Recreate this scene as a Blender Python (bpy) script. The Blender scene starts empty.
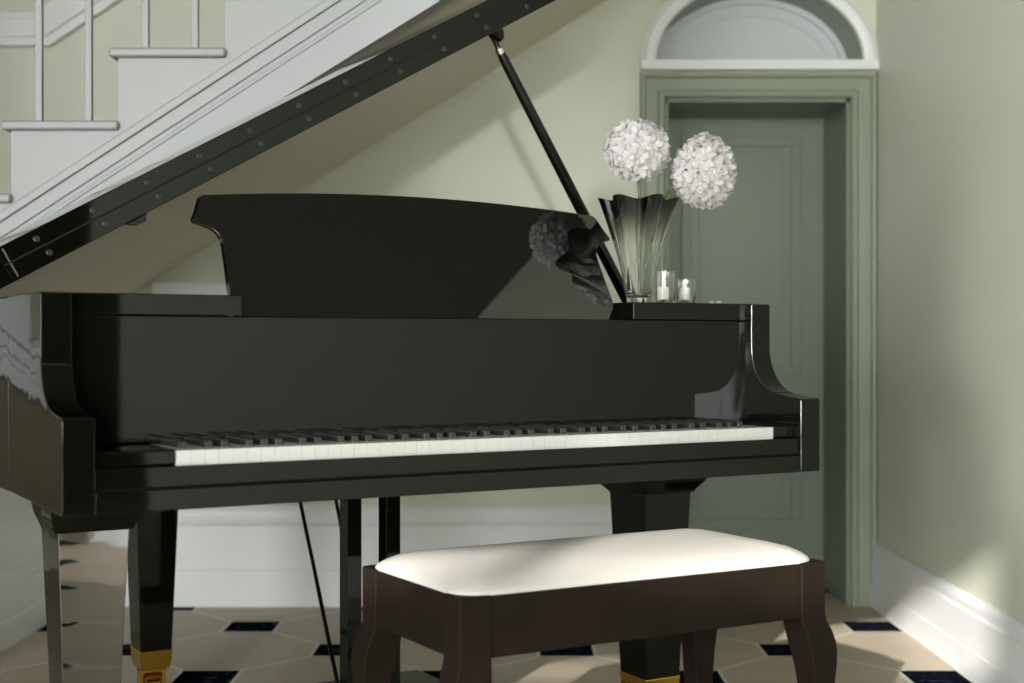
import bpy, bmesh, math, random
from mathutils import Vector, Matrix
random.seed(7)
PI = math.pi
S = bpy.context.scene
COL = S.collection
F = 1408.0
H = 0.86
ANG = math.radians(30)

# ------------------------------------------------------------------ helpers
def new():
    return bmesh.new()

def box(bm, x0, x1, y0, y1, z0, z1):
    v = [bm.verts.new(p) for p in ((x0,y0,z0),(x1,y0,z0),(x1,y1,z0),(x0,y1,z0),(x0,y0,z1),(x1,y0,z1),(x1,y1,z1),(x0,y1,z1))]
    for q in ((3,2,1,0),(4,5,6,7),(0,1,5,4),(1,2,6,5),(2,3,7,6),(3,0,4,7)):
        bm.faces.new([v[i] for i in q])
    return bm

def prism(bm, pts, axis, a, b, fn=None):
    """polygon pts (2D) extruded along axis: 'x' pts=(y,z); 'y' pts=(x,z); 'z' pts=(x,y)"""
    def m(p, s):
        if axis == 'x': q = (s, p[0], p[1])
        elif axis == 'y': q = (p[0], s, p[1])
        else: q = (p[0], p[1], s)
        return fn(*q) if fn else q
    A = [bm.verts.new(m(p, a)) for p in pts]
    B = [bm.verts.new(m(p, b)) for p in pts]
    n = len(pts)
    bm.faces.new(A); bm.faces.new(B[::-1])
    for i in range(n):
        j = (i+1) % n
        bm.faces.new((A[j], A[i], B[i], B[j]))
    return bm

def loft(bm, rings, cap=True):
    R = [[bm.verts.new(p) for p in r] for r in rings]
    n = len(R[0])
    for a, b in zip(R, R[1:]):
        for i in range(n):
            j = (i+1) % n
            bm.faces.new((a[i], a[j], b[j], b[i]))
    if cap:
        bm.faces.new(R[0][::-1]); bm.faces.new(R[-1])
    return R

def tube(bm, pts, r, n=12):
    pts = [Vector(p) for p in pts]
    rings = []
    up = Vector((0.13, 0.27, 1)).normalized()
    for i, p in enumerate(pts):
        d = (pts[min(i+1, len(pts)-1)] - pts[max(i-1, 0)]).normalized()
        u = up if abs(d.dot(up)) < .95 else Vector((1, 0, 0))
        a = d.cross(u).normalized(); b = d.cross(a).normalized()
        rr = r[i] if isinstance(r, (list, tuple)) else r
        rings.append([p + (a*math.cos(2*PI*k/n) + b*math.sin(2*PI*k/n))*rr for k in range(n)])
    loft(bm, rings)
    return bm

def lathe(bm, prof, c=(0,0,0), n=24, cap=True):
    rings = [[(c[0]+r*math.cos(2*PI*k/n), c[1]+r*math.sin(2*PI*k/n), c[2]+z) for k in range(n)] for r, z in prof]
    loft(bm, rings, cap)
    return bm

def obj(name, bm, m, parent=None, loc=None, smooth=35, bevel=0, seg=2):
    bmesh.ops.recalc_face_normals(bm, faces=bm.faces)
    me = bpy.data.meshes.new(name)
    bm.to_mesh(me); bm.free()
    me.materials.append(m)
    o = bpy.data.objects.new(name, me)
    COL.objects.link(o)
    if parent: o.parent = parent
    if loc: o.location = loc
    if smooth:
        for p in me.polygons: p.use_smooth = True
        me.set_sharp_from_angle(angle=math.radians(smooth))
    if bevel:
        md = o.modifiers.new('bevel', 'BEVEL'); md.width = bevel; md.segments = seg; md.limit_method = 'ANGLE'
        md.angle_limit = math.radians(40); md.harden_normals = True
    return o

def shift(bm, v):
    bmesh.ops.translate(bm, verts=bm.verts, vec=v)
    return bm

def tag(o, label=None, cat=None, group=None, kind=None):
    if label: o['label'] = label
    if cat: o['category'] = cat
    if group: o['group'] = group
    if kind: o['kind'] = kind
    return o

def thing(name, label, cat, loc=(0,0,0), rotz=0, group=None):
    o = bpy.data.objects.new(name, None); COL.objects.link(o)
    o.location = loc; o.rotation_euler = (0, 0, rotz); o.empty_display_size = .1
    return tag(o, label, cat, group)

def struct(name, bm, m, label=None, parent=None, **k):
    o = obj(name, bm, m, parent, **k)
    if not parent:
        o['kind'] = 'structure'
        o['category'] = name.split('_')[0]
        if label: o['label'] = label
    return o

def smoothline(pts, n=8):
    out = []
    P = [Vector(p) for p in pts]
    for i in range(len(P)-1):
        p0 = P[max(i-1, 0)]; p1 = P[i]; p2 = P[i+1]; p3 = P[min(i+2, len(P)-1)]
        for k in range(n):
            t = k/n
            out.append(tuple(.5*((2*p1) + (p2-p0)*t + (2*p0-5*p1+4*p2-p3)*t*t + (3*p1-p0-3*p2+p3)*t**3)))
    out.append(tuple(P[-1]))
    return out

# ------------------------------------------------------------------ materials
def mat(name, col, rough=.5, ior=1.5, metal=0, bump=0, bscale=50, vary=0, vscale=6, trans=0, coat=0, bdist=.002):
    m = bpy.data.materials.new(name); m.use_nodes = True
    nt = m.node_tree; N = nt.nodes; L = nt.links
    b = N['Principled BSDF']
    b.inputs['Base Color'].default_value = (*col, 1)
    b.inputs['Roughness'].default_value = rough
    b.inputs['IOR'].default_value = ior
    b.inputs['Metallic'].default_value = metal
    b.inputs['Transmission Weight'].default_value = trans
    b.inputs['Coat Weight'].default_value = coat
    tc = N.new('ShaderNodeTexCoord')
    if vary:
        nz = N.new('ShaderNodeTexNoise'); nz.inputs['Scale'].default_value = vscale; nz.inputs['Detail'].default_value = 5
        L.new(tc.outputs['Object'], nz.inputs['Vector'])
        mx = N.new('ShaderNodeMix'); mx.data_type = 'RGBA'
        mx.inputs[6].default_value = (*[c*(1-vary) for c in col], 1)
        mx.inputs[7].default_value = (*[min(1, c*(1+vary)) for c in col], 1)
        L.new(nz.outputs['Fac'], mx.inputs[0]); L.new(mx.outputs[2], b.inputs['Base Color'])
    if bump:
        nb = N.new('ShaderNodeTexNoise'); nb.inputs['Scale'].default_value = bscale; nb.inputs['Detail'].default_value = 2
        L.new(tc.outputs['Object'], nb.inputs['Vector'])
        bp = N.new('ShaderNodeBump'); bp.inputs['Strength'].default_value = bump; bp.inputs['Distance'].default_value = bdist
        L.new(nb.outputs['Fac'], bp.inputs['Height']); L.new(bp.outputs['Normal'], b.inputs['Normal'])
    return m

M = {}
M['lacquer'] = mat('black_lacquer', (.0028,.0036,.0020), .04, 1.33, vary=.2)
M['lacquer_side'] = mat('black_lacquer_rippled', (.0035,.004,.003), .03, 3.0, vary=.2, bump=.35, bscale=9, bdist=.002)
M['lacquer_leg'] = mat('black_lacquer_polished', (.004,.0045,.004), .03, 2.8, vary=.2, bump=.35, bscale=9, bdist=.002)
M['lacquer_desk'] = mat('black_lacquer_desk', (.003,.003,.0027), .015, 1.95, vary=.2)
M['dark_gap'] = mat('dark_felt', (.004,.004,.004), .9, vary=.3)
M['ivory'] = mat('key_white', (.52,.51,.495), .25, vary=.02, vscale=3)
M['ebony'] = mat('key_black', (.030,.026,.022), .30, vary=.3)
M['screw'] = mat('screw_black', (.011,.012,.010), .3, vary=.2)
M['brass'] = mat('brass', (.72,.47,.08), .22, metal=1, vary=.1)
M['steel'] = mat('steel', (.6,.6,.58), .2, metal=1, vary=.05)
M['gold'] = mat('plate_gold', (.45,.33,.12), .35, metal=.8, vary=.1)
M['spruce'] = mat('soundboard', (.55,.36,.17), .4, vary=.15, vscale=20)
M['bench_wood'] = bwm = mat('bench_wood', (.0135,.0095,.0072), .42, 1.3, vary=.35, vscale=14, bump=.08, bscale=90, bdist=.001)
bwm.node_tree.nodes['Principled BSDF'].inputs['Specular IOR Level'].default_value = .05
M['walnut'] = mat('walnut', (.012,.010,.007), .6, vary=.3, vscale=12)
M['wall'] = mat('wall_sage_cream', (.575,.595,.49), .42, vary=.03, vscale=2, bump=.10, bscale=14, bdist=.004)
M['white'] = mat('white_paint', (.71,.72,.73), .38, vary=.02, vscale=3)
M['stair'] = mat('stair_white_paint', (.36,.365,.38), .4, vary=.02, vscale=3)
M['lunette'] = mat('lunette_white', (.56,.585,.60), .5, vary=.02)
M['soffit'] = mat('soffit_paint', (.66,.61,.52), .6, vary=.03, vscale=2)
M['ceil'] = mat('ceiling_timber', (.13,.125,.11), .8, vary=.02)
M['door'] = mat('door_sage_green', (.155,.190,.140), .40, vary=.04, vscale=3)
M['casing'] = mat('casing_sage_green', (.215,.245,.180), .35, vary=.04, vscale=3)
M['petal'] = mat('petal_white', (.72,.705,.705), .75, vary=.05, vscale=25)
M['petal_blush'] = mat('petal_blush', (.72,.69,.695), .75, vary=.05, vscale=25)
for q in ('petal', 'petal_blush'):
    nt_ = M[q].node_tree; pb = nt_.nodes['Principled BSDF']; tr = nt_.nodes.new('ShaderNodeBsdfTranslucent'); tr.inputs[0].default_value = (.80,.78,.785,1)
    ms = nt_.nodes.new('ShaderNodeMixShader'); ms.inputs[0].default_value = .45
    nt_.links.new(pb.outputs[0], ms.inputs[1]); nt_.links.new(tr.outputs[0], ms.inputs[2]); nt_.links.new(ms.outputs[0], nt_.nodes['Material Output'].inputs[0])
M['stem'] = mat('stem_green', (.065,.11,.022), .45, vary=.25, vscale=30)
M['wax'] = mat('candle_wax', (.72,.70,.66), .5, vary=.02)
M['glass'] = mat('clear_glass', (.97,.98,.97), .0, 1.45, trans=1)

def glass_smoke():
    m = mat('smoke_glass', (.9,.9,.88), .0, 1.45, trans=1)
    nt = m.node_tree; N = nt.nodes; L = nt.links
    b = N['Principled BSDF']; tc = N.new('ShaderNodeTexCoord'); sp = N.new('ShaderNodeSeparateXYZ')
    cr = N.new('ShaderNodeValToRGB')
    e = cr.color_ramp.elements
    e[0].position = .55; e[0].color = (.98,.98,.97,1)
    e[1].position = .93; e[1].color = (.012,.012,.011,1)
    x = e.new(.75); x.color = (.55,.55,.50,1)
    L.new(tc.outputs['Generated'], sp.inputs[0]); L.new(sp.outputs['Z'], cr.inputs[0]); L.new(cr.outputs[0], b.inputs['Base Color'])
    return m
M['smoke'] = glass_smoke()

def fabric():
    m = mat('cream_fabric', (.44,.42,.395), .85, vary=.02, vscale=4)
    nt = m.node_tree; N = nt.nodes; L = nt.links; b = N['Principled BSDF']
    tc = N.new('ShaderNodeTexCoord')
    def wave(rot):
        mp = N.new('ShaderNodeMapping'); mp.inputs['Rotation'].default_value = (0, 0, rot)
        w = N.new('ShaderNodeTexWave'); w.inputs['Scale'].default_value = 70; w.inputs['Distortion'].default_value = .6
        L.new(tc.outputs['Object'], mp.inputs[0]); L.new(mp.outputs[0], w.inputs[0]); return w
    a, c = wave(.5), wave(.5+PI/2)
    mu = N.new('ShaderNodeMath'); mu.operation = 'MULTIPLY'
    L.new(a.outputs['Fac'], mu.inputs[0]); L.new(c.outputs['Fac'], mu.inputs[1])
    bp = N.new('ShaderNodeBump'); bp.inputs['Strength'].default_value = .2; bp.inputs['Distance'].default_value = .002
    L.new(mu.outputs[0], bp.inputs['Height']); L.new(bp.outputs[0], b.inputs['Normal'])
    return m
M['fabric'] = fabric()

def floor_mat():
    m = bpy.data.materials.new('floor_octagon_and_dot'); m.use_nodes = True
    nt = m.node_tree; N = nt.nodes; L = nt.links; b = N['Principled BSDF']
    tc = N.new('ShaderNodeTexCoord'); sp = N.new('ShaderNodeSeparateXYZ'); L.new(tc.outputs['Object'], sp.inputs[0])
    def mth(op, a, c=None, d=None):
        n = N.new('ShaderNodeMath'); n.operation = op
        for i, v in enumerate((a, c, d)):
            if v is None: continue
            if isinstance(v, (int, float)): n.inputs[i].default_value = v
            else: L.new(v, n.inputs[i])
        return n.outputs[0]
    px = mth('DIVIDE', mth('SUBTRACT', sp.outputs['X'], 1.086), .6235)
    py = mth('DIVIDE', mth('SUBTRACT', sp.outputs['Y'], 3.604), .646)
    a = mth('ADD', px, py); c = mth('SUBTRACT', px, py)
    ra, rc = mth('ROUND', a), mth('ROUND', c)
    fa, fc = mth('SUBTRACT', a, ra), mth('SUBTRACT', c, rc)
    qx = mth('ABSOLUTE', mth('MULTIPLY', mth('ADD', fa, fc), .5))
    qy = mth('ABSOLUTE', mth('MULTIPLY', mth('SUBTRACT', fa, fc), .5))
    mq = mth('MAXIMUM', qx, qy)
    dot = mth('LESS_THAN', mq, .118)
    ring = mth('LESS_THAN', mq, .132)
    line = mth('LESS_THAN', mth('MINIMUM', mth('ABSOLUTE', fa), mth('ABSOLUTE', fc)), .013)
    grout = mth('MAXIMUM', ring, line)
    cell = N.new('ShaderNodeCombineXYZ'); L.new(mth('FLOOR', a), cell.inputs[0]); L.new(mth('FLOOR', c), cell.inputs[1])
    wn = N.new('ShaderNodeTexWhiteNoise'); wn.noise_dimensions = '2D'; L.new(cell.outputs[0], wn.inputs[0])
    nz = N.new('ShaderNodeTexNoise'); nz.inputs['Scale'].default_value = 5; nz.inputs['Detail'].default_value = 6
    L.new(tc.outputs['Object'], nz.inputs[0])
    def mix(f, A, B):
        n = N.new('ShaderNodeMix'); n.data_type = 'RGBA'
        if isinstance(f, float): n.inputs[0].default_value = f
        else: L.new(f, n.inputs[0])
        for i, v in ((6, A), (7, B)):
            if isinstance(v, tuple): n.inputs[i].default_value = (*v, 1)
            else: L.new(v, n.inputs[i])
        return n.outputs[2]
    t1 = mix(nz.outputs['Fac'], (.35,.29,.215), (.49,.41,.32))
    t2 = mix(nz.outputs['Fac'], (.40,.34,.26), (.54,.47,.375))
    tile = mix(wn.outputs['Value'], t1, t2)
    nv = N.new('ShaderNodeTexNoise'); nv.inputs['Scale'].default_value = 22; nv.inputs['Detail'].default_value = 8; nv.inputs['Distortion'].default_value = 2
    L.new(tc.outputs['Object'], nv.inputs[0])
    cr = N.new('ShaderNodeValToRGB'); cr.color_ramp.elements[0].position = .58; cr.color_ramp.elements[0].color = (.006,.007,.013,1)
    cr.color_ramp.elements[1].position = .78; cr.color_ramp.elements[1].color = (.09,.11,.17,1); L.new(nv.outputs['Fac'], cr.inputs[0])
    g = mix(grout, tile, (.62,.58,.51))
    L.new(mix(dot, g, cr.outputs[0]), b.inputs['Base Color'])
    L.new(mth('SUBTRACT', .17, mth('MULTIPLY', dot, .17)), b.inputs['Specular IOR Level'])
    L.new(mth('ADD', mth('MULTIPLY', dot, -.22), mth('ADD', .38, mth('MULTIPLY', nz.outputs['Fac'], .1))), b.inputs['Roughness'])
    bp = N.new('ShaderNodeBump'); bp.inputs['Strength'].default_value = .4; bp.inputs['Distance'].default_value = .002
    L.new(mth('SUBTRACT', 1.0, mth('MULTIPLY', grout, mth('SUBTRACT', 1.0, dot))), bp.inputs['Height']); L.new(bp.outputs[0], b.inputs['Normal'])
    return m
M['floor'] = floor_mat()

# ------------------------------------------------------------------ room shell
XR, XL, YB, YF, ZC = 1.186, -5.2, 4.587, -6.0, 4.2
YS = 3.36                       # plane of the stair side
struct('floor', box(new(), XL, XR+2.3, YF, YB+.4, -.1, 0), M['floor'], 'octagonal beige stone tile floor with small dark square insets')
struct('wall_light_block', box(new(), XL, -2.2, .4, .55, 0, ZC), M['wall'], 'unseen wall left of the camera, added to shade the stairs', smooth=0)  # added to keep the left fill off the stairs and stair wall
struct('ceiling', box(new(), XL, XR+.2, YF, YB+.4, ZC, ZC+.1), M['ceil'], 'dark ceiling above the hall')
bm = new()
RD0, RD1, RDZ = -1.6, .46, 2.3
box(bm, XR, XR+.2, YF, RD0, 0, ZC); box(bm, XR, XR+.2, RD1, YB+.4, 0, ZC); box(bm, XR, XR+.2, RD0, RD1, RDZ, ZC)
struct('wall_right', bm, M['wall'], 'plain pale sage plaster wall on the right of the door', smooth=0)
bm = new(); box(bm, XR+2.2, XR+2.3, RD0-.6, RD1+.6, 0, 2.5); box(bm, XR+.2, XR+2.3, RD0-.7, RD0-.6, 0, 2.5); box(bm, XR+.2, XR+2.3, RD1+.6, RD1+.7, 0, 2.5); box(bm, XR+.2, XR+2.3, RD0-.7, RD1+.7, 2.5, 2.6)
struct('wall_alcove', bm, M['walnut'], 'dark panelled room beyond an opening in the right wall', smooth=0)
struct('ceiling_dark_slab', box(new(), -1.3, XR, -.5, 3.3, 2.38, 2.50), M['ceil'], 'unseen dark slab added for the music desk to reflect', smooth=0)  # added overhead slab, darkens what the music desk mirrors
bm = box(new(), XL-.2, XL, YF, YB+.4, 0, ZC)
struct('wall_far_left', bm, M['wall'], 'sage plaster wall at the foot of the stairs', smooth=0)
struct('wall_left', box(new(), -1.474, -1.434, YS+.121, YB, 0, 1.78-.62*1.434-.002), M['white'], 'white partition closing off the space under the low stairs')

# back wall with door opening and arched niche
DX0, DX1, DZ = .498, 1.101, 1.652
CX, NZ0, NA, NB = .805, 1.772, .337, .254       # niche: centre, base, half-axes
YD = YB + .335
bm = new()
box(bm, XL, CX-NA, YB, YB+.4, 0, ZC)
box(bm, CX+NA, XR, YB, YB+.4, 0, ZC)
box(bm, CX-NA, DX0, YB, YB+.4, 0, DZ); box(bm, DX1, CX+NA, YB, YB+.4, 0, DZ)
box(bm, CX-NA, CX+NA, YB, YB+.4, DZ, NZ0)
arc = [(CX+NA*math.cos(PI*k/32), NZ0+NB*math.sin(PI*k/32)) for k in range(33)]
prism(bm, [(CX+NA, ZC)] + arc + [(CX-NA, ZC)], 'y', YB, YB+.4)
struct('wall_back', bm, M['wall'], 'pale sage plaster wall behind the piano with the door recess', smooth=0)

# door leaf with two moulded panels
bm = new()
box(bm, DX0, DX1, YD, YD+.045, 0, DZ)
def frame(bm, x0, x1, z0, z1, w, y0, y1):
    box(bm, x0, x1, y0, y1, z0, z0+w); box(bm, x0, x1, y0, y1, z1-w, z1)
    box(bm, x0, x0+w, y0, y1, z0+w, z1-w); box(bm, x1-w, x1, y0, y1, z0+w, z1-w)
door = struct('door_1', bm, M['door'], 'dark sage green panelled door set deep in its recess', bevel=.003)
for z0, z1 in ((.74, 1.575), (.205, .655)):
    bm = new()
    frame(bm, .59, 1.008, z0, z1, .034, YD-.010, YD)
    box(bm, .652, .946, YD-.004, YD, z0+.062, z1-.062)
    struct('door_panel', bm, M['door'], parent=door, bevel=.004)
bm = new()
box(bm, DX0, DX0+.012, YB, YD, 0, DZ); box(bm, DX1-.012, DX1, YB, YD, 0, DZ); box(bm, DX0, DX1, YB, YD, DZ-.012, DZ)
struct('door_jamb', bm, M['door'], parent=door, smooth=0)

# moulded casing round the door
bm = new()
prof = [(0,0),(0,.014),(.008,.021),(.022,.021),(.030,.015),(.074,.016),(.081,.026),(.093,.027),(.096,.022),(.096,0)]   # (distance from opening, projection)
def casing_ring(o, p):
    return [(DX0-o, YB-p, 0), (DX0-o, YB-p, DZ+o), (DX1+o, YB-p, DZ+o), (DX1+o, YB-p, 0)]
sc = .081/.096
R = [[bm.verts.new(q) for q in casing_ring(o*sc, p)] for o, p in prof]
for i in range(len(R)-1):
    for k in range(3):
        bm.faces.new((R[i][k], R[i][k+1], R[i+1][k+1], R[i+1][k]))
struct('trim_1', bm, M['casing'], 'sage green moulded casing around the door')

# arched white surround, sill, recessed lunette
bm = new()
def arch_ring(o, p, n=40):
    return [(CX+(NA+o)*math.cos(PI*k/n), YB-p, NZ0+(NB+o)*math.sin(PI*k/n)) for k in range(n+1)]
ap = [(0,0),(0,.020),(.010,.026),(.034,.026),(.042,.018),(.051,.016),(.051,0)]
R = [[bm.verts.new(q) for q in arch_ring(o*.97, p)] for o, p in ap]
for i in range(len(R)-1):
    for k in range(40):
        bm.faces.new((R[i][k], R[i][k+1], R[i+1][k+1], R[i+1][k]))
box(bm, CX-NA-.05, CX+NA+.044, YB-.034, YB+.005, NZ0-.031, NZ0)
struct('trim_2', bm, M['white'], 'white arched moulding and sill above the door')
bm = new()
def arc_xz(a, b, y, n=40):
    return [(CX+a*math.cos(PI*k/n), y, NZ0+b*math.sin(PI*k/n)) for k in range(n+1)]
A = [bm.verts.new(p) for p in arc_xz(NA-.001, NB-.001, YB)]; B = [bm.verts.new(p) for p in arc_xz(NA-.001, NB-.001, YB+.19)]
for k in range(40): bm.faces.new((A[k], A[k+1], B[k+1], B[k]))
struct('trim_3', bm, M['casing'], 'sage green inner edge of the arched niche')
bm = new()
prism(bm, [(x, z) for x, y, z in arc_xz(NA-.002, NB-.002, 0)], 'y', YB+.19, YB+.21)
for a0, a1, y1 in ((.0, .022, .175), (.05, .062, .182)):
    R = [[bm.verts.new(p) for p in arc_xz(NA-.003-o, NB-.003-o, YB+y)] for o, y in ((a0,.19),(a0,y1),(a1,y1),(a1,.19))]
    for i in range(3):
        for k in range(40): bm.faces.new((R[i][k], R[i][k+1], R[i+1][k+1], R[i+1][k]))
box(bm, CX-NA+.002, CX+NA-.002, YB, YB+.19, NZ0, NZ0+.004)
struct('trim_4', bm, M['lunette'], 'white blind half-round panel inside the arched niche')

# baseboards
def base_prof(h, t):
    return [(0,0),(t,0),(t,h*.36),(t*.86,h*.37),(t*.86,h*.80),(t*.55,h*.83),(t*.62,h*.88),(t*.62,h*.95),(t*.3,h),(0,h)]
bm = new(); prism(bm, [(XR-p, z) for p, z in base_prof(.205, .022)], 'y', RD1, YB)
struct('baseboard_right', bm, M['white'], 'white moulded baseboard along the right wall')
bm = new(); prism(bm, [(-1.434+p, z) for p, z in base_prof(.21, .02)], 'y', YS+.121, YB)
struct('baseboard_left', bm, M['white'], 'white baseboard on the partition under the stairs')
bm = new(); prism(bm, [(YB-p, z) for p, z in base_prof(.327, .026)], 'x', -1.414, .415)
struct('baseboard_back', bm, M['white'], 'tall white baseboard on the back wall behind the piano')
bm = new(); box(bm, -1.165, -.70, YB-.035, YB, .985, 1.049)
struct('trim_5', bm, M['white'], 'pale ledge on the back wall under the low end of the stairs', bevel=.004)
# white dado moulding along the stair wall
bm = new()
prism(bm, [(XL, 1.818), (-1.50, 1.818), (1.1, 1.818+2.6*.66), (1.1, 1.94+2.6*.66), (-1.545, 1.929), (XL, 1.929)], 'y', YB-.03, YB)
prism(bm, [(XL, 1.845), (-1.51, 1.845), (1.1, 1.845+2.61*.66), (1.1, 1.915+2.61*.66), (-1.535, 1.905), (XL, 1.905)], 'y', YB-.042, YB-.03)
struct('trim_6', bm, M['white'], 'white wall moulding running up behind the balusters', bevel=.004)

# front wall (behind the camera) with one window and added sun slits
OPENINGS = [(-3.92,-3.35, 3.64,3.77), (-3.35,-2.60, 3.64,3.985), (-2.25,-1.5, 2.44,2.78), (-.98,.96, .12,2.9)]  # all but the last are slits shaped to place the sun stripes
bm = new()
xs = [XL] + [v for w in OPENINGS for v in w[:2]] + [XR]
for i in range(0, len(xs), 2): box(bm, xs[i], xs[i+1], YF-.15, YF, 0, ZC)
for a, b, z0, z1 in OPENINGS:
    box(bm, a, b, YF-.15, YF, 0, z0); box(bm, a, b, YF-.15, YF, z1, ZC)
struct('wall_front', bm, M['wall'], 'wall facing the piano with a window and added sun slits', smooth=0)
a, b, z0, z1 = OPENINGS[3]
bm = new(); frame(bm, a, b, z0, z1, .04, YF-.10, YF-.05)
box(bm, (a+b)/2-.02, (a+b)/2+.02, YF-.09, YF-.06, z0, z1)
for k in range(1, 4): box(bm, a, b, YF-.09, YF-.06, z0+(z1-z0)*k/4-.012, z0+(z1-z0)*k/4+.012)
struct('window_1', bm, M['white'], 'tall white framed window facing the piano', smooth=0)

# ------------------------------------------------------------------ staircase
RUN, RISE = .2553, 1.385/8
sx0 = -1.1953
root = (sx0-7*RUN, YS, 0)
st = thing('staircase', 'white staircase with thin square balusters rising over the piano', 'staircase', root)
neg = (-root[0], -root[1], -root[2])
K0, K1 = -7, 9
sof = lambda x: 1.78+.62*x
top = []
for k in range(K0, K1+1):
    x = sx0+RUN*k
    top += [(x, 1.385+RISE*(k-1)-(.022 if k > K0 else 0)), (x, 1.385+RISE*k-.022)]
top[0] = (top[0][0], 0)
xe = XR-.002
poly = top + [(xe, 1.385+RISE*K1-.022), (xe, sof(xe)), (-1.78/.62, 0)]
bm = new(); prism(bm, poly, 'y', YS, YS+.03)
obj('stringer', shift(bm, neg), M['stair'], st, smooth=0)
# sloping mouldings on the side
bm = new()
ml = lambda x, o: 1.1535+.652*(x+1.2218)+o
for o0, o1, y in ((.012, -.012, .014), (-.012, -.050, .007), (-.062, -.074, .004)):
    prism(bm, [(-2.7, ml(-2.7,o0)), (xe, ml(xe,o0)), (xe, ml(xe,o1)), (-2.7, ml(-2.7,o1))], 'y', YS-y, YS+.002)
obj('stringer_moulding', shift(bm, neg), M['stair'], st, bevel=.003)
bm = new()
prism(bm, [(-2.8, sof(-2.8)), (xe, sof(xe)), (xe, sof(xe)+.02), (-2.8, sof(-2.8)+.02)], 'y', YS+.03, YB)
obj('soffit', shift(bm, neg), M['soffit'], st, smooth=0)
for k in range(K0, K1+1):
    x = sx0+RUN*k; z = 1.385+RISE*k
    x1 = min(x+RUN+.004, xe)
    bm = new(); box(bm, x-.018, x1, YS-.022, YB-.001, z-.022, z)
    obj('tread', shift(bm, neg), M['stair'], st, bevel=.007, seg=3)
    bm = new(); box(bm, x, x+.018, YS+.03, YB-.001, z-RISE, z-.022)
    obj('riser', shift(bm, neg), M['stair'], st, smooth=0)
rail = lambda x: 1.385+.90+(x-sx0)*RISE/RUN
for k in range(K0, K1+1):
    for o in (.083-.022, .2-.020):
        x = sx0+RUN*k+o; z = 1.385+RISE*k
        if x > xe-.02 or rail(x) > ZC: continue
        bm = new(); box(bm, x-.008, x+.008, YS+.012, YS+.028, z, rail(x))
        obj('baluster', shift(bm, neg), M['stair'], st, bevel=.0015)
bm = new()
x0, x1 = sx0+RUN*K0-.05, .40
prism(bm, [(x0, rail(x0)), (x1, rail(x1)), (x1, rail(x1)+.05), (x0, rail(x0)+.05)], 'y', YS-.005, YS+.045)
obj('handrail', shift(bm, neg), M['stair'], st, bevel=.012, seg=4)

# ------------------------------------------------------------------ grand piano (local: x along keys, y depth, z up)
P0 = (-.675, 2.11, 0)
W = 1.502
pn = thing('grand_piano', 'glossy black grand piano with raised lid and open keyboard', 'piano', P0, ANG)
ZT = .940
LQ = M['lacquer']
# arms / cheeks with the sweeping cove
cove = [(0, .597), (0, .741), (.004, .745), (.045, .748)]
for k in range(0, 13):
    a = k/12*PI/2
    cove.append((.060+.094*math.sin(a), .751+.099*(1-math.cos(a))))
cove += [(.154, ZT-.003), (.157, ZT), (.42, ZT), (.42, .597)]
for t0, t1 in ((0, .05), (W-.05, W)):
    bm = new(); prism(bm, cove, 'x', t0, t1)
    a_ = obj('arm', bm, LQ, pn, bevel=.0025, smooth=30)
    a_.data.materials.append(M['lacquer_leg'] if t0 else M['lacquer_side'])
    for p in a_.data.polygons:
        if p.normal.x < -.9: p.material_index = 1
# case rim following the piano's curve
outer = [(W,.42),(W,.50)] + smoothline([(W,.55),(1.485,.66),(1.40,.80),(1.24,.91),(1.04,1.00),(.90,1.09),(.82,1.20),(.72,1.30),(.56,1.36),(.36,1.375),(.17,1.35),(.045,1.27),(0,1.14)], 7) + [(0,1.02),(0,.9),(0,.7),(0,.42)]
def offset(line, d):
    out = []
    for i, p in enumerate(line):
        a = Vector(line[max(i-1, 0)]); b = Vector(line[min(i+1, len(line)-1)])
        t = (b-a).normalized(); n = Vector((-t.y, t.x))
        q = Vector(p)+n*d
        out.append((q.x, q.y))
    return out
inner = offset(outer, .045)
bm = new()
rings = []
for (o, i) in zip(outer, inner):
    rings.append([(o[0],o[1],.597),(o[0],o[1],ZT-.003),(o[0]*.94+i[0]*.06,o[1]*.94+i[1]*.06,ZT),(i[0],i[1],ZT),(i[0],i[1],.597)])
loft(bm, rings)
obj('case_rim', bm, M['lacquer_side'], pn, smooth=30)
bm = new(); prism(bm, inner + [(.05,.40),(W-.05,.40)], 'z', .78, .79); obj('soundboard', bm, M['spruce'], pn, smooth=0)
bm = new(); prism(bm, offset(outer, .075)[2:-2] + [(.075,.48),(W-.075,.48)], 'z', .86, .868); obj('iron_plate', bm, M['gold'], pn, smooth=0)
# keybed, key slip, key blocks
bm = new(); box(bm, .0502, W-.0502, .0, .62, .597, .630); obj('keybed', bm, LQ, pn, bevel=.0015)
bm = new(); box(bm, .0502, W-.0502, .02, .40, .630, .664); obj('key_frame', bm, M['dark_gap'], pn, smooth=0)
bm = new(); box(bm, .0505, W-.0505, .006, .020, .633, .665); obj('key_slip', bm, LQ, pn, bevel=.0015)
KL, KR = .181, 1.398
for t0, t1 in ((.0505, KL-.001), (KR+.001, W-.0505)):
    bm = new(); box(bm, t0, t1, .022, .178, .665, .690); obj('key_block', bm, LQ, pn, bevel=.004, seg=3)
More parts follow.
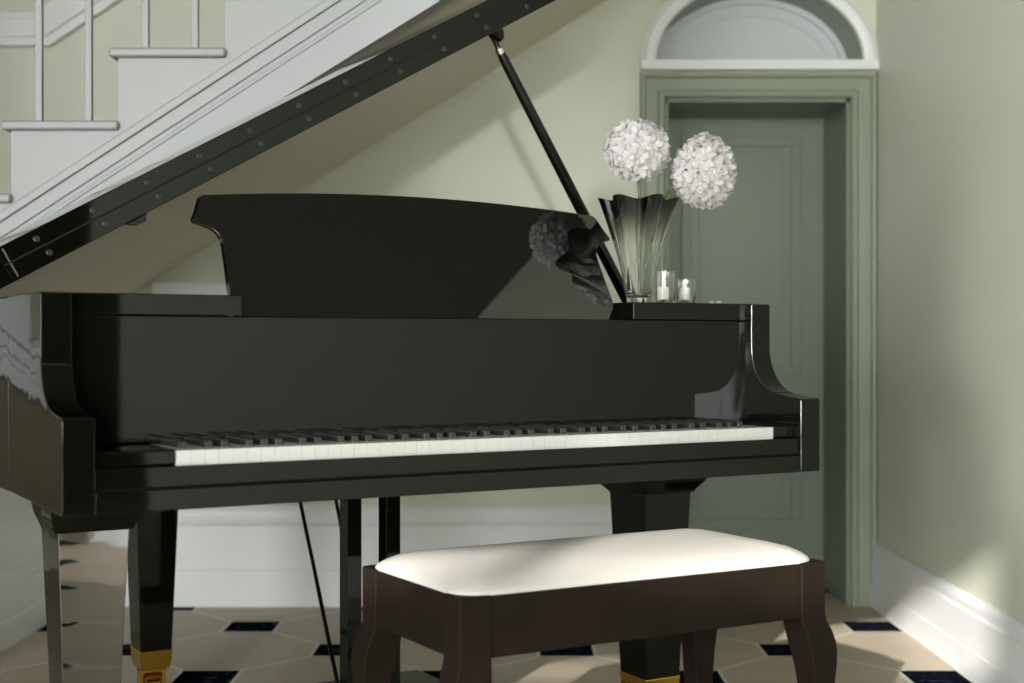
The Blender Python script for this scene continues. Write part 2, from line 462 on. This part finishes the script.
# keys
pitch = (KR-KL)/52
def clone(o, x):
    c = o.copy(); COL.objects.link(c); c.parent = pn; c.location = (x, 0, 0); return c
bm = new(); box(bm, .0002, pitch-.0002, .022, .19, .664, .6878); wk = obj('white_key', bm, M['ivory'], pn, bevel=.0004)
bm = new()
loft(bm, [[(-.0062,.070,.686),(.0062,.070,.686),(.0062,.19,.686),(-.0062,.19,.686)],
          [(-.0060,.0705,.6970),(.0060,.0705,.6970),(.0060,.19,.6965),(-.0060,.19,.6965)],
          [(-.0052,.074,.6995),(.0052,.074,.6995),(.0052,.19,.6995),(-.0052,.19,.6995)]])
bk = obj('black_key', bm, M['ebony'], pn, bevel=.0008)
names = 'ABCDEFG'
fw, fb = True, True
for i in range(52):
    x = KL+i*pitch
    if fw: wk.location = (x, 0, 0); fw = False
    else: clone(wk, x)
    n = names[i % 7]
    if n in 'ACDFG' and i < 51:
        xo = x+pitch+{'A': .002, 'C': -.002, 'D': .002, 'F': -.003, 'G': 0}[n]
        if fb: bk.location = (xo, 0, 0); fb = False
        else: clone(bk, xo)
# fallboard and music shelf
bm = new(); prism(bm, [(.180,.690),(.176,.692),(.176,.902),(.178,.904),(.200,.904),(.200,.690)], 'x', .0505, W-.0505); obj('fallboard', bm, LQ, pn, smooth=0, bevel=.0015)
for t0, t1 in ((.0505, .342), (1.164, W-.0505)):
    bm = new(); box(bm, t0, t1, .175, .42, .9043, ZT); obj('music_shelf', bm, LQ, pn, bevel=.002)
bm = new(); box(bm, .3425, 1.1635, .20, .42, .880, .903); obj('shelf_rail', bm, LQ, pn, bevel=.002)
# music desk: outline (u, z) mirrored about the centre, leaning back
c0 = .7535
half = [(.406,.900),(.408,.95),(.405,1.00)] + smoothline([(.404,1.02),(.405,1.043),(.414,1.060),(.432,1.069),(.450,1.074)], 4)[1:] + [(.4525,1.080),(.444,1.095),(.432,1.123),(.425,1.128)]
top = [(u, 1.128+.020*(1-(u/.425)**2)) for u in [(.40-.02*k) for k in range(0, 21)]]
rt = half + top
outl = [(u, z) for u, z in rt] + [(-u, z) for u, z in rt[::-1][1:]]
bm = new()
lean = math.tan(math.radians(29))
prism(bm, outl, 'y', 0, .020, fn=lambda x, y, z: (c0+x, .222+y+(z-.90)*lean, z))
obj('music_desk', bm, M['lacquer_desk'], pn, bevel=.0015, smooth=28)
# lid
PH = math.radians(29.4); ZL = .961; LD = .39
def lidp(l, d, n):
    return (l*math.cos(PH)-n*math.sin(PH), d, ZL+l*math.sin(PH)+n*math.cos(PH))
lo = [(-.03,LD),(W+.02,LD),(W+.02,.50)] + smoothline([(W+.02,.56),(1.505,.67),(1.415,.815),(1.25,.93),(1.05,.975),(.905,.985),(.80,1.01),(.66,1.06),(.5,1.10),(.3,1.12),(.14,1.11),(.02,1.05),(-.03,.95)], 6)
bm = new(); prism(bm, lo, 'z', 0, .0315, fn=lidp); lid = obj('lid', bm, LQ, pn, bevel=.002)
bm = new(); prism(bm, [(-.03,LD),(W+.02,LD),(W+.02,.70),(-.03,.74)], 'z', .0335, .065, fn=lidp); obj('lid_flap', bm, LQ, lid, bevel=.002)
for n0, n1 in ((.003, .0305), (.0345, .062)):
    bm = new(); prism(bm, [(.005, LD-.0016), (1.48, LD-.0016), (1.48, LD), (.005, LD)], 'z', n0, n1, fn=lidp); obj('hinge_leaf', bm, LQ, lid, smooth=0)
bm = new(); tube(bm, [lidp(.004, LD-.002, .0325), lidp(1.48, LD-.002, .0325)], .0016, 8); obj('hinge_pin', bm, M['dark_gap'], lid)
bm = new(); prism(bm, [(.014, LD-.003), (.017, LD-.003), (.017, LD), (.014, LD)], 'z', .006, .060, fn=lidp); tag(obj('hinge_end', bm, M['steel'], lid), 'thin bright metal hinge end')
for i in range(11):
    for n, sh in ((.017, .008), (.048, 0)):
        l = .075+i*.112+sh
        bm = new()
        a = Vector(lidp(l, LD-.0014, n)); dv = Vector((0, -1, 0))
        tube(bm, [a, a+dv*.0003, a+dv*.0007, a+dv*.0009], [.0062, .0058, .0040, .0010], 14)
        obj('hinge_screw', bm, M['screw'], lid)
# small lid catch under the front edge
bm = new()
prism(bm, [(.245, -.012),(.265,-.012),(.272,0),(.225,0)], 'y', LD+.002, LD+.03, fn=lambda l, d, n: lidp(l, d, n))
obj('lid_catch', bm, LQ, lid, bevel=.002)
# prop stick and its cup
sd = .45
tb, zb, tt, zt_ = 1.372, .90, .9926, 1.506
bm = new()
A, B = Vector((tb, sd, zb)), Vector((tt, sd, zt_))
ax = (B-A).normalized(); sx = Vector((ax.z, 0, -ax.x)); sy = Vector((0, 1, 0))
rings = []
for f, w in ((0, .0125), (.02, .0135), (.5, .0125), (.93, .0105), (.955, .0085), (.965, .0060), (.985, .0055), (1, .0055)):
    c = A+(B-A)*f
    rings.append([c+(sx*math.cos(q)+sy*math.sin(q))*w for q in [2*PI*(k+.5)/16 for k in range(16)]])
loft(bm, rings)
stick = obj('prop_stick', bm, LQ, pn)
bm = new(); c = A+(B-A)*.948; tube(bm, [c, c+ax*.012], .0098, 16); tag(obj('stick_collar', bm, M['steel'], stick), 'bright metal collar near the tip')
bm = new(); cb = Vector(lidp((tt+.004)/math.cos(PH), sd, 0)); dn = Vector((math.sin(PH), 0, -math.cos(PH)))
tube(bm, [cb+dn*.0, cb+dn*.006, cb+dn*.014, cb+dn*.022, cb+dn*.026], [.017,.0175,.0155,.012,.006], 20); obj('prop_cup', bm, LQ, lid)

# legs
def piano_leg(cx, cy, back):
    a, b = (.0625, .070) if back else (.053, .060)
    bm = new()
    rings = []
    for z, f in ((.597,1.0),(.545,1.0),(.12,.72)):
        rings.append([(cx-a*f,cy-b*f,z),(cx+a*f,cy-b*f,z),(cx+a*f,cy+b*f,z),(cx-a*f,cy+b*f,z)])
    loft(bm, rings[::-1])
    leg = obj('leg', bm, M['lacquer_leg'] if back and cx < 1 else LQ, pn, bevel=.002)
    if back:
        bm = new()
        pr = [(cy+b-.004,.520),(cy+b+.012,.527),(cy+b+.036,.535),(cy+b+.062,.542),(cy+b+.085,.556),(cy+b+.100,.575),(cy+b+.13,.588),(cy+b+.20,.597),(cy+b-.004,.597)]
        prism(bm, pr, 'x', cx-a+.001, cx+a-.001); obj('leg_bracket', bm, LQ, leg, smooth=40)
        bm = new()
        # front capital moulding, mitred
        x0, x1, y0 = cx-a-.018, cx+a+.020, cy-b
        loft(bm, [[(x0+.012,y0-.006,.528),(x1-.016,y0-.006,.528),(x1-.016,y0+.05,.528),(x0+.012,y0+.05,.528)],
                  [(x0+.010,y0-.010,.536),(x1-.013,y0-.010,.536),(x1-.013,y0+.05,.536),(x0+.010,y0+.05,.536)],
                  [(x0+.002,y0-.028,.553),(x1-.003,y0-.028,.553),(x1-.003,y0+.05,.553),(x0+.002,y0+.05,.553)],
                  [(x0,y0-.034,.562),(x1,y0-.034,.562),(x1,y0+.05,.562),(x0,y0+.05,.562)],
                  [(x0,y0-.034,.597),(x1,y0-.034,.597),(x1,y0+.05,.597),(x0,y0+.05,.597)]])
        obj('leg_capital', bm, LQ, leg, bevel=.0015)
    bm = new(); f = .73
    loft(bm, [[(cx-a*g,cy-b*g,z),(cx+a*g,cy-b*g,z),(cx+a*g,cy+b*g,z),(cx-a*g,cy+b*g,z)] for z, g in ((.072,.56),(.075,.66),(.086,.68),(.088,.70),(.1195,.745))])
    obj('ferrule', bm, M['brass'], leg, bevel=.002)
    bm = new()
    for s in (-1, 1): box(bm, cx+s*.027-.004, cx+s*.027+.004, cy-.016, cy+.016, .022, .074)
    box(bm, cx-.031, cx+.031, cy-.016, cy+.016, .064, .074)
    tube(bm, [(cx-.034,cy,.030),(cx+.034,cy,.030)], .006, 10)
    obj('caster_fork', bm, M['brass'], leg, bevel=.001)
    bm = new(); tube(bm, [(cx-.021,cy,.030),(cx-.018,cy,.030),(cx+.018,cy,.030),(cx+.021,cy,.030)], [.026,.030,.030,.026], 24)
    obj('caster_wheel', bm, M['brass'], leg)
piano_leg(.1285, .405, True)
piano_leg(1.3685, .405, True)
piano_leg(.478, 1.225, False)

# pedal lyre
bm = new(); box(bm, .60, .90, .44, .62, .088, .140); ly = obj('pedal_lyre', bm, LQ, pn, bevel=.006, seg=3)
for t0 in (.679, .767):
    bm = new(); box(bm, t0, t0+.032, .50, .541, .140, .597); obj('lyre_post', bm, LQ, ly, bevel=.0015)
bm = new(); box(bm, .64, .84, .48, .56, .585, .597); obj('lyre_plate', bm, LQ, ly, bevel=.002)
for t0 in (.68, .75, .82):
    bm = new()
    loft(bm, [[(t0-w,y,z),(t0+w,y,z),(t0+w,y,z+.008),(t0-w,y,z+.008)] for w, y, z in ((.010,.46,.098),(.010,.41,.096),(.014,.36,.088),(.015,.335,.080),(.010,.322,.074))])
    obj('pedal', bm, M['brass'], ly, bevel=.002)
for a, b in (((.685,.55,.12),(.742,1.0,.62)), ((.757,.55,.12),(.836,1.0,.62))):
    bm = new(); tube(bm, [a, b], .0045, 10); obj('brace_rod', bm, LQ, ly)
bm = new(); box(bm, .045, W-.045, .98, 1.02, .60, .66); obj('cross_beam', bm, M['spruce'], pn) if False else bm.free()
bm = new(); box(bm, .046, .90, .97, 1.03, .60, .66); obj('cross_beam', bm, LQ, pn)

# ------------------------------------------------------------------ piano bench
SB = .460; BL, BW = .755, .375
near = Vector((-.081, 2.19, 0)); ct = Vector((math.cos(ANG), math.sin(ANG), 0)); cd = Vector((-math.sin(ANG), math.cos(ANG), 0))
bc = near + ct*BL/2 + cd*BW/2
bn = thing('piano_bench', 'dark wooden piano bench with cream woven cushion and curved legs', 'bench', tuple(bc), ANG)
hx, hy = BL/2, BW/2
bw = M['bench_wood']
LEG = [(.460,0,.058),(.362,0,.058),(.350,.002,.059),(.336,.006,.062),(.315,.0105,.064),(.295,.0135,.062),(.268,.0155,.056),(.236,.016,.050),(.19,.015,.045),(.13,.0135,.041),(.08,.015,.038),(.04,.020,.038),(.015,.025,.040),(0,.0265,.041)]
for s1 in (-1, 1):
    for s2 in (-1, 1):
        bm = new(); rings = []
        for z, o, w in LEG:
            cx, cy = s1*(hx-.029+o), s2*(hy-.029+o); h = w/2
            rings.append([(cx-h,cy-h,z),(cx+h,cy-h,z),(cx+h,cy+h,z),(cx-h,cy+h,z)])
        loft(bm, rings[::-1])
        obj('leg', bm, bw, bn, bevel=.004, seg=3, smooth=50)
for s in (-1, 1):
    y0, y1 = sorted((s*(hy-.003), s*(hy-.022)))
    bm = new(); box(bm, -hx+.057, hx-.057, y0, y1, .360, .4585); obj('apron', bm, bw, bn, bevel=.002)
    x0, x1 = sorted((s*(hx-.003), s*(hx-.022)))
    bm = new(); box(bm, x0, x1, -hy+.057, hy-.057, .360, .4585); obj('apron', bm, bw, bn, bevel=.002)
# cushion: domed rounded slab
def rrect(a, b, r, n=10):
    out = []
    for (sx_, sy_), a0 in (((1,1),0), ((-1,1),PI/2), ((-1,-1),PI), ((1,-1),3*PI/2)):
        for k in range(n+1):
            q = a0+PI/2*k/n
            out.append((sx_*(a-r)+r*math.cos(q), sy_*(b-r)+r*math.sin(q)))
    return out
bm = new(); rings = []
for ins, z in ((.008,.452),(.006,.459),(.0058,.4615),(.009,.4665),(.018,.4735),(.034,.4815),(.060,.4885),(.10,.493),(.15,.495)):
    a, b = hx-ins, hy-ins
    rings.append([(x, y, z) for x, y in rrect(a, b, max(.052-ins*.25, .01))])
loft(bm, rings)
obj('cushion', bm, M['fabric'], bn, smooth=60)

# ------------------------------------------------------------------ vase, flowers, candles on the right shelf
def loc2w(t, d, z): return Vector((P0[0]+t*math.cos(ANG)-d*math.sin(ANG), P0[1]+t*math.sin(ANG)+d*math.cos(ANG), z))
ZS = ZT+.0005
vb = loc2w(1.226, .246, ZS)
VH = .2155
def vr(h, q, off=0):
    R = .0235+.034*h+.0168*h**2-off
    return R*(1+(.05+.10*h)*math.cos(6*q+.6)*min(1, .25+h*1.1))
bm = new(); n = 112; rings = []
hs = [0,.03,.08]+[k/14 for k in range(2, 15)]
for h in hs: rings.append([(vr(h,2*PI*k/n)*math.cos(2*PI*k/n), vr(h,2*PI*k/n)*math.sin(2*PI*k/n), h*VH+ (.004*math.cos(6*2*PI*k/n+.6)*h)) for k in range(n)])
for h in hs[::-1][:-1]: rings.append([(vr(h,2*PI*k/n,.0035)*math.cos(2*PI*k/n), vr(h,2*PI*k/n,.0035)*math.sin(2*PI*k/n), max(h*VH, .012)+(.004*math.cos(6*2*PI*k/n+.6)*h)) for k in range(n)])
loft(bm, rings)
vase = tag(obj('flower_vase', bm, M['smoke'], None, tuple(vb), smooth=80), 'pleated flared glass vase with smoky dark rim holding two white flowers', 'vase')

def px(x, y, Z): return Vector(((x-512)/F*Z, Z, H+(341-y)/F*Z))
def bloom_mesh(c, rx, rz, seed, nf=230):
    rnd = random.Random(seed)
    bm = new()
    bmesh.ops.create_icosphere(bm, subdivisions=3, radius=1)
    for v in bm.verts: v.co = Vector((v.co.x*rx*.55, v.co.y*rx*.55, v.co.z*rz*.55))
    ga = PI*(3-5**.5)
    for i in range(nf):
        zz = 1-2*(i+.5)/nf; r = math.sqrt(1-zz*zz); q = ga*i
        nrm = Vector((r*math.cos(q)+rnd.uniform(-.08,.08), r*math.sin(q)+rnd.uniform(-.08,.08), zz+rnd.uniform(-.08,.08))).normalized()
        base = Vector((nrm.x*rx, nrm.y*rx, nrm.z*rz))*rnd.uniform(.82,.94)
        t1 = nrm.orthogonal().normalized(); t2 = nrm.cross(t1)
        rot = rnd.uniform(0, PI)
        L = rx*rnd.uniform(.20,.27)
        for k in range(4):
            a = rot+k*PI/2+rnd.uniform(-.2,.2)
            d = t1*math.cos(a)+t2*math.sin(a); s = t1*-math.sin(a)+t2*math.cos(a)
            up = rnd.uniform(.25,.7); w = L*rnd.uniform(.36,.46)
            P = lambda f, g, u: bm.verts.new(base+d*L*f+s*w*g+nrm*L*u)
            a0 = P(0,0,0); l1 = P(.45,1,up*.45); r1 = P(.45,-1,up*.45); m1 = P(.5,0,up*.30); l2 = P(.85,.75,up*.8); r2 = P(.85,-.75,up*.8); tp = P(1.05,rnd.uniform(-.2,.2),up*.95)
            for f in ((a0,r1,m1),(a0,m1,l1),(m1,r1,r2),(m1,r2,tp),(m1,tp,l2),(m1,l2,l1)): bm.faces.new(f)
    bmesh.ops.translate(bm, verts=bm.verts, vec=c)
    return bm
def flower(label, c, rx, rz, seed, m, path):
    base = path[0]
    t = thing('white_flower', label, 'flower', tuple(base), 0, 'white flowers in the vase')
    o = obj('bloom', bloom_mesh(c-base, rx, rz, seed), m, t, smooth=0)
    for p in o.data.polygons: p.use_smooth = True
    pts = smoothline([tuple(p-base) for p in path], 8)
    bm = new(); tube(bm, pts, .0034, 8); obj('stem', bm, M['stem'], t)
    return t
b1 = px(637,150,2.905); b2 = px(704,171,2.91)
flower('round white flower head standing above the left side of the vase', b1, .066, .062, 3, M['petal'],
       [vb+Vector((.004,.006,.016)), vb+Vector((.002,.004,.08)), vb+Vector((.006,.0,.16)), b1+Vector((.006,0,-.10)), b1+Vector((.001,0,-.045))])
flower('larger white flower head drooping over the right edge of the vase', b2, .064, .076, 5, M['petal_blush'],
       [vb+Vector((.006,-.006,.016)), vb+Vector((.014,-.008,.07)), vb+Vector((.030,-.012,.14)), vb+Vector((.050,-.006,.205)), vb+Vector((.070,.010,.240)), b2+Vector((-.02,.004,-.01))])

def votive(x, hgt, label):
    Z = 2.903 if x < 675 else 2.94
    c = px(x, 303, Z); c.z = ZS
    bm = new(); r = .0200
    lathe(bm, [(r*.9,0),(r,.003),(r,hgt),(r-.0016,hgt),(r-.0016,.006),(.0005,.006)], n=32)
    tag(obj('votive_glass', bm, M['glass'], None, tuple(c)), label, 'glass', 'small glasses holding candles')
    return c
c1 = votive(665.3, .0645, 'taller clear votive glass right beside the flower vase')
c2 = votive(686.5, .0490, 'shorter clear votive glass to the right of the taller glass')
def candle(c, dx, body, tip, tr, label):
    t = thing('candle', label, 'candle', (c.x+dx, c.y-.002, c.z+.0065), 0, 'white candles in glasses')
    bm = new(); lathe(bm, [(.0115,0),(.0122,.002),(.0122,body-.002),(.0112,body),(tr*1.1,body+.0005)], n=28); obj('candle_body', bm, M['wax'], t)
    bm = new(); lathe(bm, [(tr,body),(tr,body+tip*.85),(tr*.7,body+tip)], n=16); obj('candle_tip', bm, M['wax'], t)
candle(c1, -.005, .026, .029, .0030, 'white candle with a long thin tip inside the taller glass')
candle(c2, -.005, .026, .0135, .0052, 'white candle with a short stubby tip inside the shorter glass')

def petal(x, y, rz, s, label):
    c = px(x, y, 2.96); c.z = ZS+.0005
    bm = new(); rings = []
    n = 9
    for k, (f, w) in enumerate(((0,.15),(.25,.8),(.55,1),(.85,.75),(1,.25))):
        rings.append([(s*(f-.5), s*.55*w*(g/4-1), s*(.05+.25*(f-.5)**2+.18*(g/4-1)**2)) for g in range(n)] + [(s*(f-.5), s*.55*w*(1-g/4), s*(.0+.25*(f-.5)**2+.18*(1-g/4)**2)) for g in range(n)])
    loft(bm, rings)
    o = tag(obj('fallen_petal', bm, M['petal'], None, tuple(c)), label, 'petal', 'fallen petals on the piano')
    o.rotation_euler = (0, 0, rz)
petal(712, 303, .4, .011, 'small white fallen petal on the piano, left of the pair')
petal(719, 303, 2.2, .012, 'small white fallen petal on the piano, right of the pair')

# ------------------------------------------------------------------ light
w = bpy.data.worlds.new('daylight'); S.world = w; w.use_nodes = True
nt = w.node_tree; N = nt.nodes; L = nt.links
bg = N['Background']; bg.inputs['Strength'].default_value = 6.0
tc = N.new('ShaderNodeTexCoord'); sp = N.new('ShaderNodeSeparateXYZ'); cr = N.new('ShaderNodeValToRGB')
L.new(tc.outputs['Generated'], sp.inputs[0])
mr = N.new('ShaderNodeMapRange'); mr.inputs[1].default_value = -1; mr.inputs[2].default_value = 1
L.new(sp.outputs['Z'], mr.inputs[0]); L.new(mr.outputs[0], cr.inputs[0]); L.new(cr.outputs[0], bg.inputs['Color'])
e = cr.color_ramp.elements
e[0].position = .55; e[0].color = (.38,.36,.30,1); e[1].position = .55; e[1].color = (.93,.96,1,1)
x = e.new(1); x.color = (.62,.78,1,1)

a, b, z0, z1 = OPENINGS[3]
d = bpy.data.lights.new('window_portal', 'AREA'); d.shape = 'RECTANGLE'; d.size = b-a; d.size_y = z1-z0; d.cycles.is_portal = True
o = bpy.data.objects.new('window_portal', d); COL.objects.link(o); o.location = ((a+b)/2, YF-.02, (z0+z1)/2); o.rotation_euler = (PI/2, 0, 0)
def area(name, loc, rot, w_, h_, en, col=(1,1,1)):
    d = bpy.data.lights.new(name, 'AREA'); d.shape = 'RECTANGLE'; d.size = w_; d.size_y = h_; d.energy = en; d.color = col
    o = bpy.data.objects.new(name, d); COL.objects.link(o); o.location = loc; o.rotation_euler = rot
area('room_fill', (-.01, YF-.20, 1.3), (PI/2, 0, 0), 1.9, 2.3, 158, (.95,.98,1))  # area lamp just outside the window opening, boosts its daylight
area('room_fill', (XL+.03, -3.3, 1.6), (PI/2, 0, -PI/2), 4.6, 2.8, 820, (.95,.98,1))  # added fill on the solid left wall, no window there
area('room_fill', (-2.8, YF+.03, 1.5), (PI/2, 0, 0), 1.5, 2.6, 340, (.95,.98,1))  # added fill in front of solid wall, for the right wall
area('overhead_fill', (-2.6, -2.0, ZC-.03), (0, 0, 0), 3.0, 4.0, 50, (1,.99,.97))  # added soft fill from above, no fixture modelled

sun = bpy.data.lights.new('sun', 'SUN'); sun.energy = 8.5; sun.angle = math.radians(.55); sun.color = (1,.95,.89)
so = bpy.data.objects.new('sun', sun); COL.objects.link(so)
so.rotation_euler = Vector((.4, 1, -.38)).to_track_quat('-Z', 'Y').to_euler()
so.location = (-2, -8, 5)

sp_ = bpy.data.lights.new('wall_patch_spot', 'SPOT'); sp_.energy = 900; sp_.spot_size = math.radians(5.5); sp_.spot_blend = 1; sp_.shadow_soft_size = .10; sp_.color = (1,.97,.92)  # added spot that makes the bright patch on the back wall
o = bpy.data.objects.new('wall_patch_spot', sp_); COL.objects.link(o); o.location = (-.1, YF+.06, 1.05)
o.rotation_euler = (Vector((.0, YB, 1.50))-o.location).to_track_quat('-Z', 'Y').to_euler()

# ------------------------------------------------------------------ camera
cam = bpy.data.cameras.new('camera'); co = bpy.data.objects.new('camera', cam); COL.objects.link(co)
co.location = (0, 0, H); co.rotation_euler = (PI/2, 0, 0)
cam.sensor_width = 36; cam.lens = F/1024*36
cam.clip_start = .05
cam.dof.use_dof = True; cam.dof.focus_distance = 2.75; cam.dof.aperture_fstop = 2.8
S.camera = co

v = S.view_settings
v.view_transform = 'Standard'; v.look = 'None'; v.gamma = 1; v.use_curve_mapping = False; v.exposure = 0.12
S.cycles.use_denoising = True
S.cycles.max_bounces = 12; S.cycles.transmission_bounces = 12; S.cycles.diffuse_bounces = 6
